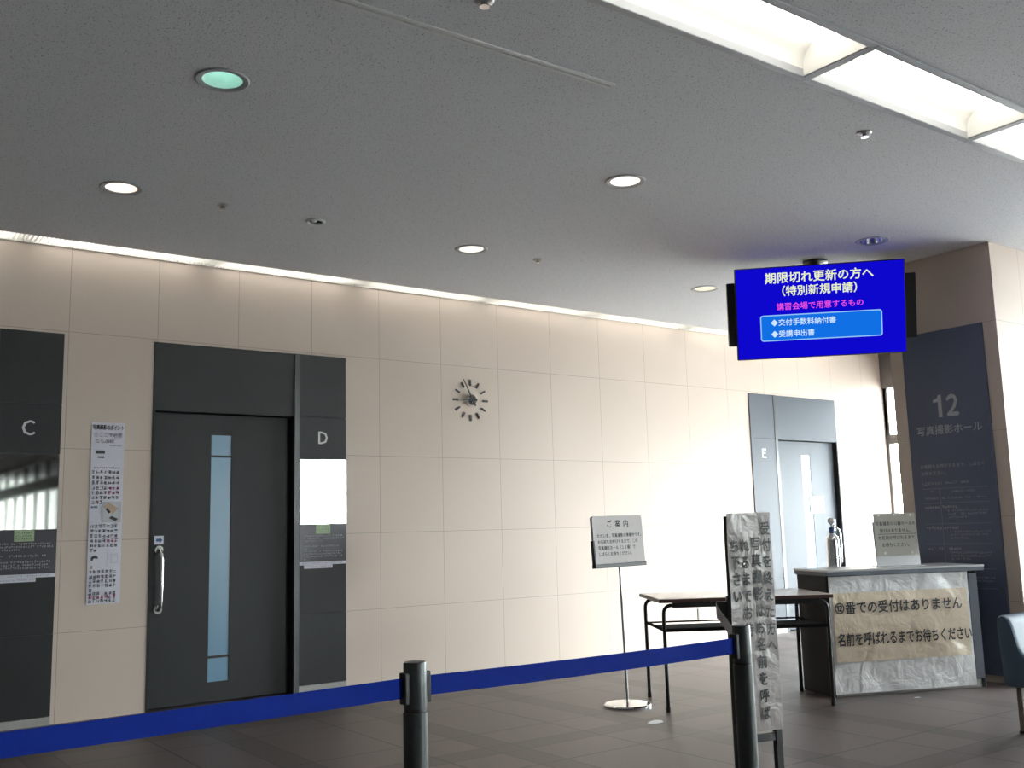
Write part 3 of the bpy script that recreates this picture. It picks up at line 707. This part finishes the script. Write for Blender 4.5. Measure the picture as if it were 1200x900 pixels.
# ------------------------------------------------------------------ classroom desk
TD = Vector((4.58, 4.754, 0)); TA = math.atan2(4.15 - 4.754, 5.557 - 4.58)
t = thing('desk', 'narrow desk with brown edge and black tube legs beside the counter', 'table', TD, TA)
TW, TDp, TZ = 1.148, .655, .705
m = MB(); m.box((0, 0, TZ - .026), (TW, TDp, TZ - .003), bevel=.004); m.build('edge_band', M['brown'], t)
m = MB(); m.box((.006, .006, TZ - .008), (TW - .006, TDp - .006, TZ), bevel=.002, seg=1); m.build('desktop', M['beigetop'], t)
def leg(x, y0, y1, sgn):
    # leg rises and curls over to run under the top
    dx = .055 * sgn
    m = MB(); pts = [(x, y0, 0.006), (x - .003 * sgn, y0, .60)]
    for k in range(1, 7):
        a = R(15 * k); pts.append((x - .003 * sgn + .05 * sgn * (1 - math.cos(a)), y0, .61 + .052 * math.sin(a)))
    pts.append((x + .16 * sgn, y0, .662)); m.tube(pts, .0125, 12); lg = m.build('leg', M['blackmetal'], t, smooth=True)
    m = MB(); m.tube([(x, y0, 0), (x, y0, .03)], .015, 12); m.build('foot', M['black'], lg, smooth=True)
for (x, y, s) in ((.035, .035, 1), (.035, TDp - .04, 1), (TW - .035, .035, -1), (TW - .035, TDp - .04, -1)): leg(x, y, None, s)
m = MB(); m.box((.09, .016, .646), (TW - .09, .034, .680)); m.box((.09, TDp - .05, .646), (TW - .09, TDp - .03, .680)); m.build('apron', M['blackmetal'], t)
m = MB(); m.box((.035, .03, .500), (TW - .035, .36, .512)); m.tube([(.035, .035, .505), (TW - .035, .035, .505)], .012, 10); m.tube([(.035, TDp - .045, .505), (TW - .035, TDp - .045, .505)], .006, 10); m.tube([(.035, .035, .505), (.035, TDp - .045, .505)], .010, 10); m.tube([(TW - .035, .035, .505), (TW - .035, TDp - .045, .505)], .010, 10); m.build('shelf', M['mattblack'], t)

# ------------------------------------------------------------------ reception counter
KF = Vector((5.684 * 1.017, 4.299 * 1.017, 0)); KA = math.atan2(-.437, 1.064)
t = thing('reception_counter', 'dark reception counter with a light grey top in front of the pillar', 'counter', KF, KA)
KW, KD, KZ = 1.185, .385, .842
m = MB(); m.box((0, 0, 0), (.022, KD, KZ - .04)); m.box((KW - .022, 0, 0), (KW, KD, KZ - .04)); m.box((.022, .012, .04), (KW - .022, .03, KZ - .04)); m.box((.022, KD - .02, .04), (KW - .022, KD - .004, KZ - .04)); m.build('body', M['cbody'], t)
m = MB(); m.box((KW - .07, -.004, .06), (KW, .012, KZ - .06)); m.build('corner_strip', M['cside'], t)
m = MB(); m.box((.022, .008, 0), (KW + .012, .03, .055)); m.build('plinth', M['kick'], t)
m = MB(); m.box((-.012, -.05, KZ - .040), (KW + .03, KD + .01, KZ - .012)); m.build('top_edge', M['cside'], t)
m = MB(); m.box((-.016, -.054, KZ - .014), (KW + .034, KD + .014, KZ), bevel=.004); m.build('worktop', M['ctop'], t)
# notice pasted on the counter front
t2 = thing('counter_notice', 'large creased notice under plastic film on the counter front', 'notice', KF, KA)
m = MB(); m.sheet(.012, 1.105, .018, .795, -.006, 60, 44, .0045, 11); m.build('plastic_film', M['wrap'], t2, smooth=True)
m = MB(); m.sheet(.030, 1.085, .225, .685, -.011, 60, 30, .0045, 11); m.build('paper', M['buff'], t2, smooth=True)
m = MB(); m.text('⑫番での受付はありません', .035, .585, .0875, y=-.0185, align='LEFT', off=.020, sx=.955, thick=.002); m.build('lettering', M['ink'], t2)
m = MB(); m.text('名前を呼ばれるまでお待ちください', .045, .375, .092, y=-.0185, align='LEFT', off=.022, sx=.715, thick=.002); m.build('lettering', M['ink'], t2)
# acrylic notice holder on the counter
CM = Matrix.Translation(KF) @ Matrix.Rotation(KA, 4, 'Z')
p = CM @ Vector((.655, .115, KZ))
t = thing('notice_holder', 'small clear holder with a wrinkled paper notice standing on the counter top', 'notice holder', p, KA + .02)
m = MB(); m.prism([(-.055, 0), (.055, 0), (.055, .006), (.006, .006), (.026, .315), (.020, .315), (.0, .006), (-.055, .006)], -.178, .178, axis='x'); m.build('acrylic_stand', M['acrylic'], t)
TH = Matrix.Rotation(R(-3.7), 4, 'X')
m = MB(); m.sheet(-.172, .168, .075, .375, -.004, 14, 12, .004, 21); bmesh.ops.transform(m.bm, matrix=TH, verts=m.bm.verts); m.build('paper', M['olive'], t, smooth=True)
for k, s_ in enumerate(('写真撮影の12番ホールの', '受付はありません。', 'お名前が呼ばれるまで、', 'お待ちください。')):
    m = MB(); m.text(s_, (0, -.0, .01, -.01)[k], .302 - k * .050, .030, y=-.0135, off=.010, thick=.001); bmesh.ops.transform(m.bm, matrix=TH, verts=m.bm.verts); m.build('lettering', M['ink'], t)
m = MB(); m.box((-.15, -.0135, .226), (.165, -.0125, .229)); bmesh.ops.transform(m.bm, matrix=TH, verts=m.bm.verts); m.build('ruled_line', M['ink'], t)
for x, z in ((-.13, .36), (-.0, .365), (.13, .36), (-.11, .095), (.11, .095)):
    m = MB(); m.box((x - .008, -.0135, z - .008), (x + .008, -.0125, z + .008)); bmesh.ops.transform(m.bm, matrix=TH, verts=m.bm.verts); m.build('tape', M['white'], t)
# pump bottle
p = CM @ Vector((.247, .29, KZ))
t = thing('pump_bottle', 'silver pump bottle on the counter top near the far door', 'bottle', p)
m = MB(); m.lathe([(.040, 0), (.045, .006), (.045, .19), (.040, .215), (.022, .235), (.016, .245)], 28); m.build('bottle', M['chrome'], t, smooth=True)
m = MB(); m.lathe([(.019, .245), (.019, .285), (.014, .288)], 20); m.build('collar', M['bluest'], t, smooth=True)
m = MB(); m.lathe([(.006, .286), (.006, .305), (.016, .310), (.024, .325), (.024, .337), (.016, .350), (.002, .354)], 20); m.tube([(0, 0, .335), (-.03, -.02, .335), (-.045, -.03, .328)], .006, 10); m.build('pump_head', M['trim'], t, smooth=True)
# ------------------------------------------------------------------ tall hand-lettered sign on a black frame
SB = Vector((3.066, 2.668, 0)); SA = R(-12)
t = thing('easel_sign', 'tall film-wrapped hand-lettered sign on a black stand', 'sign', SB, SA)
SW = .205
m = MB()
m.box((-.098, .0, .024), (-.070, .022, 1.20)); m.box((.076, .0, .024), (.104, .022, 1.20)); m.box((-.098, .0, 1.17), (.104, .022, 1.20)); m.box((-.08, .003, .345), (.09, .02, .375)); m.build('front_frame', M['blackmetal'], t)
for x in (-.084, .09):
    m = MB(); m.box((x - .014, -.17, .0), (x + .014, .15, .024), bevel=.003); m.build('foot_bar', M['blackmetal'], t)
m = MB(); m.sheet(-.104, .106, .385, 1.212, -.003, 24, 70, .0028, 31); pp = m.build('paper', M['film'], t, smooth=True)
for s_, x, z in (('受付を終えた方へ', .076, 1.150), ('写真撮影はお名前を呼ば', .026, 1.092), ('れるまでお待', -.028, 1.086), ('ち下さい', -.073, 1.086)):
    m = MB()
    for k, ch in enumerate(s_): m.text(ch, x, z - k * .0640, .0545, y=-.0085, off=.024, sx=.82, thick=.0015)
    m.build('lettering', M['brush'], t)

# ------------------------------------------------------------------ belt barrier
def stanchion(loc, label, dirs, reach=.012):
    t = thing('barrier_post', label, 'barrier post', loc, 0, 'belt barrier posts')
    m = MB(); m.lathe([(.165, 0), (.165, .008), (.150, .016), (.06, .026), (.034, .032)], 48); m.build('base', M['post'], t, smooth=True)
    m = MB(); m.lathe([(.0312, .02), (.0312, .724)], 32); m.build('pole', M['post'], t, smooth=True)
    m = MB(); m.lathe([(.0285, .722), (.0285, .734)], 32); m.build('groove', M['black'], t, smooth=True)
    m = MB(); m.lathe([(.0295, .733), (.0297, .735), (.0297, .842), (.0285, .846), (.024, .847), (.001, .845)], 32); m.build('head', M['post'], t, smooth=True)
    for v in dirs:
        d = Vector((v.x - loc.x, v.y - loc.y, 0)).normalized(); a = math.atan2(d.y, d.x)
        m = MB(); m.box((-.012, -.014, .745), (reach, .014, .822), rot=None, bevel=.003); m.build('belt_clip', M['black'], t, loc=(d.x * .027, d.y * .027, 0), rot=(0, 0, a))
    return t
P1 = Vector((1.318, 2.262, 0)); P2 = Vector((2.519, 2.246, 0)); P3 = Vector((3.531, 3.188, 0)); P0 = Vector((-.50, 2.15, 0))
E3 = P3 + Vector((-.81, .585, 0)) * .0765
stanchion(P1, 'dark grey barrier post between the two stretches of blue belt', (P0, P2))
stanchion(P2, 'dark grey barrier post in front of the tall hand-lettered sign', (P1, E3))
stanchion(P3, 'barrier post mostly hidden behind the tall hand-lettered sign', (E3,), .048)
stanchion(P0, 'barrier post at the hidden end of the blue belt', (P1,))
def belt(a, b, z0, z1, label, mt, sag=.01):
    a = Vector((a.x, a.y, z0)); b = Vector((b.x, b.y, z1)); d = (b - a).normalized(); n = Vector((-d.y, d.x, 0)).normalized()
    mb = MB(); N = 16; prev = None
    for k in range(N + 1):
        u = k / N; p = a.lerp(b, u); p.z -= sag * 4 * u * (1 - u)
        q = [mb.bm.verts.new(p + n * (.001 * sx) + Vector((0, 0, .0245 * sz))) for sx, sz in ((-1, -1), (1, -1), (1, 1), (-1, 1))]
        if prev:
            for i in range(4): mb.bm.faces.new((prev[i], prev[(i + 1) % 4], q[(i + 1) % 4], q[i]))
        else: mb.bm.faces.new(q)
        prev = q
    mb.bm.faces.new(list(reversed(prev)))
    o = mb.build('barrier_belt', mt); tag(o, label, 'barrier belt', 'blue barrier belts'); return o
ex = lambda a, b, d: a + (b - a).normalized() * d
belt(ex(P0, P1, .0395), ex(P1, P0, .0395), .792, .785, 'navy blue belt passing below the panel lettered C', M['belt'], .003)
belt(ex(P1, P2, .0395), ex(P2, P1, .0395), .785, .785, 'navy blue belt stretched between the two front barrier posts', M['belt'], .004)
belt(ex(P2, E3, .0395), E3, .785, .785, 'short dark belt going back behind the tall sign', M['beltdark'], .004)

# ------------------------------------------------------------------ lobby bench at the photo edge
LB = Vector((5.47, 3.02, 0))
t = thing('lobby_bench', 'low pale blue vinyl bench with taupe legs cut off by the photo edge', 'bench', LB)
BL_ = 1.5
def lprof():
    # side view (y, z): thin back at the rear, curving forward into the seat
    pts = [(0.0, .25), (.012, .245), (-.50, .245)]
    o = [(.0, .262), (.005, .40), (.012, .56), (.012, .600), (.004, .622), (-.014, .632), (-.036, .630), (-.056, .618), (-.072, .590), (-.085, .54), (-.10, .47), (-.125, .425), (-.17, .405), (-.30, .40), (-.47, .405), (-.50, .395), (-.515, .37), (-.515, .30), (-.50, .262), (-.48, .25), (-.02, .25)]
    return o
m = MB(); pr = lprof()
xs = [0, .006, .022, BL_ - .022, BL_ - .006, BL_]; ins = [.016, .005, 0, 0, .005, .016]
cy, cz = -.25, .35; rings = []
for x, i in zip(xs, ins):
    rings.append([m.bm.verts.new((x, y - i * (1 if y > -.05 else (-1 if y < -.4 else 0)), z + i * (1 if z < .3 else -1))) for y, z in pr])
n = len(pr)
for a, b in zip(rings, rings[1:]):
    for k in range(n): m.bm.faces.new((a[k], a[(k + 1) % n], b[(k + 1) % n], b[k]))
m.bm.faces.new(rings[0]); m.bm.faces.new(list(reversed(rings[-1]))); m.build('upholstery', M['vinyl'], t, smooth=True)
for x in (.075, BL_ - .075):
    for y in (-.05, -.45):
        m = MB(); m.box((x - .014, y - .014, .012), (x + .014, y + .014, .255), bevel=.002, seg=1); lg = m.build('leg', M['taupe'], t)
        m = MB(); m.box((x - .016, y - .016, 0), (x + .016, y + .016, .014)); m.build('foot', M['black'], lg)

# ------------------------------------------------------------------ marks on the floor
def scrap(x, y, s, ang, label, seed):
    rnd = random.Random(seed); m = MB(); pts = []
    for k in range(9):
        a = 2 * math.pi * k / 9; r = s * rnd.uniform(.7, 1.0); px, py = r * math.cos(a), r * .55 * math.sin(a)
        pts.append((px * math.cos(ang) - py * math.sin(ang), px * math.sin(ang) + py * math.cos(ang)))
    m.prism(pts, 0.0, .0015, axis='z'); o = m.build('paper_scrap', M['white'], loc=(x, y, 0.0003)); tag(o, label, 'paper scrap', 'paper scraps on the floor')
scrap(4.339, 4.584, .085, .4, 'pale scrap on the floor beside the desk and the guidance stand', 3)  # flat pale patch on the floor
scrap(6.16, 4.00, .03, -.3, 'tiny white scrap on the floor at the counter foot', 4)
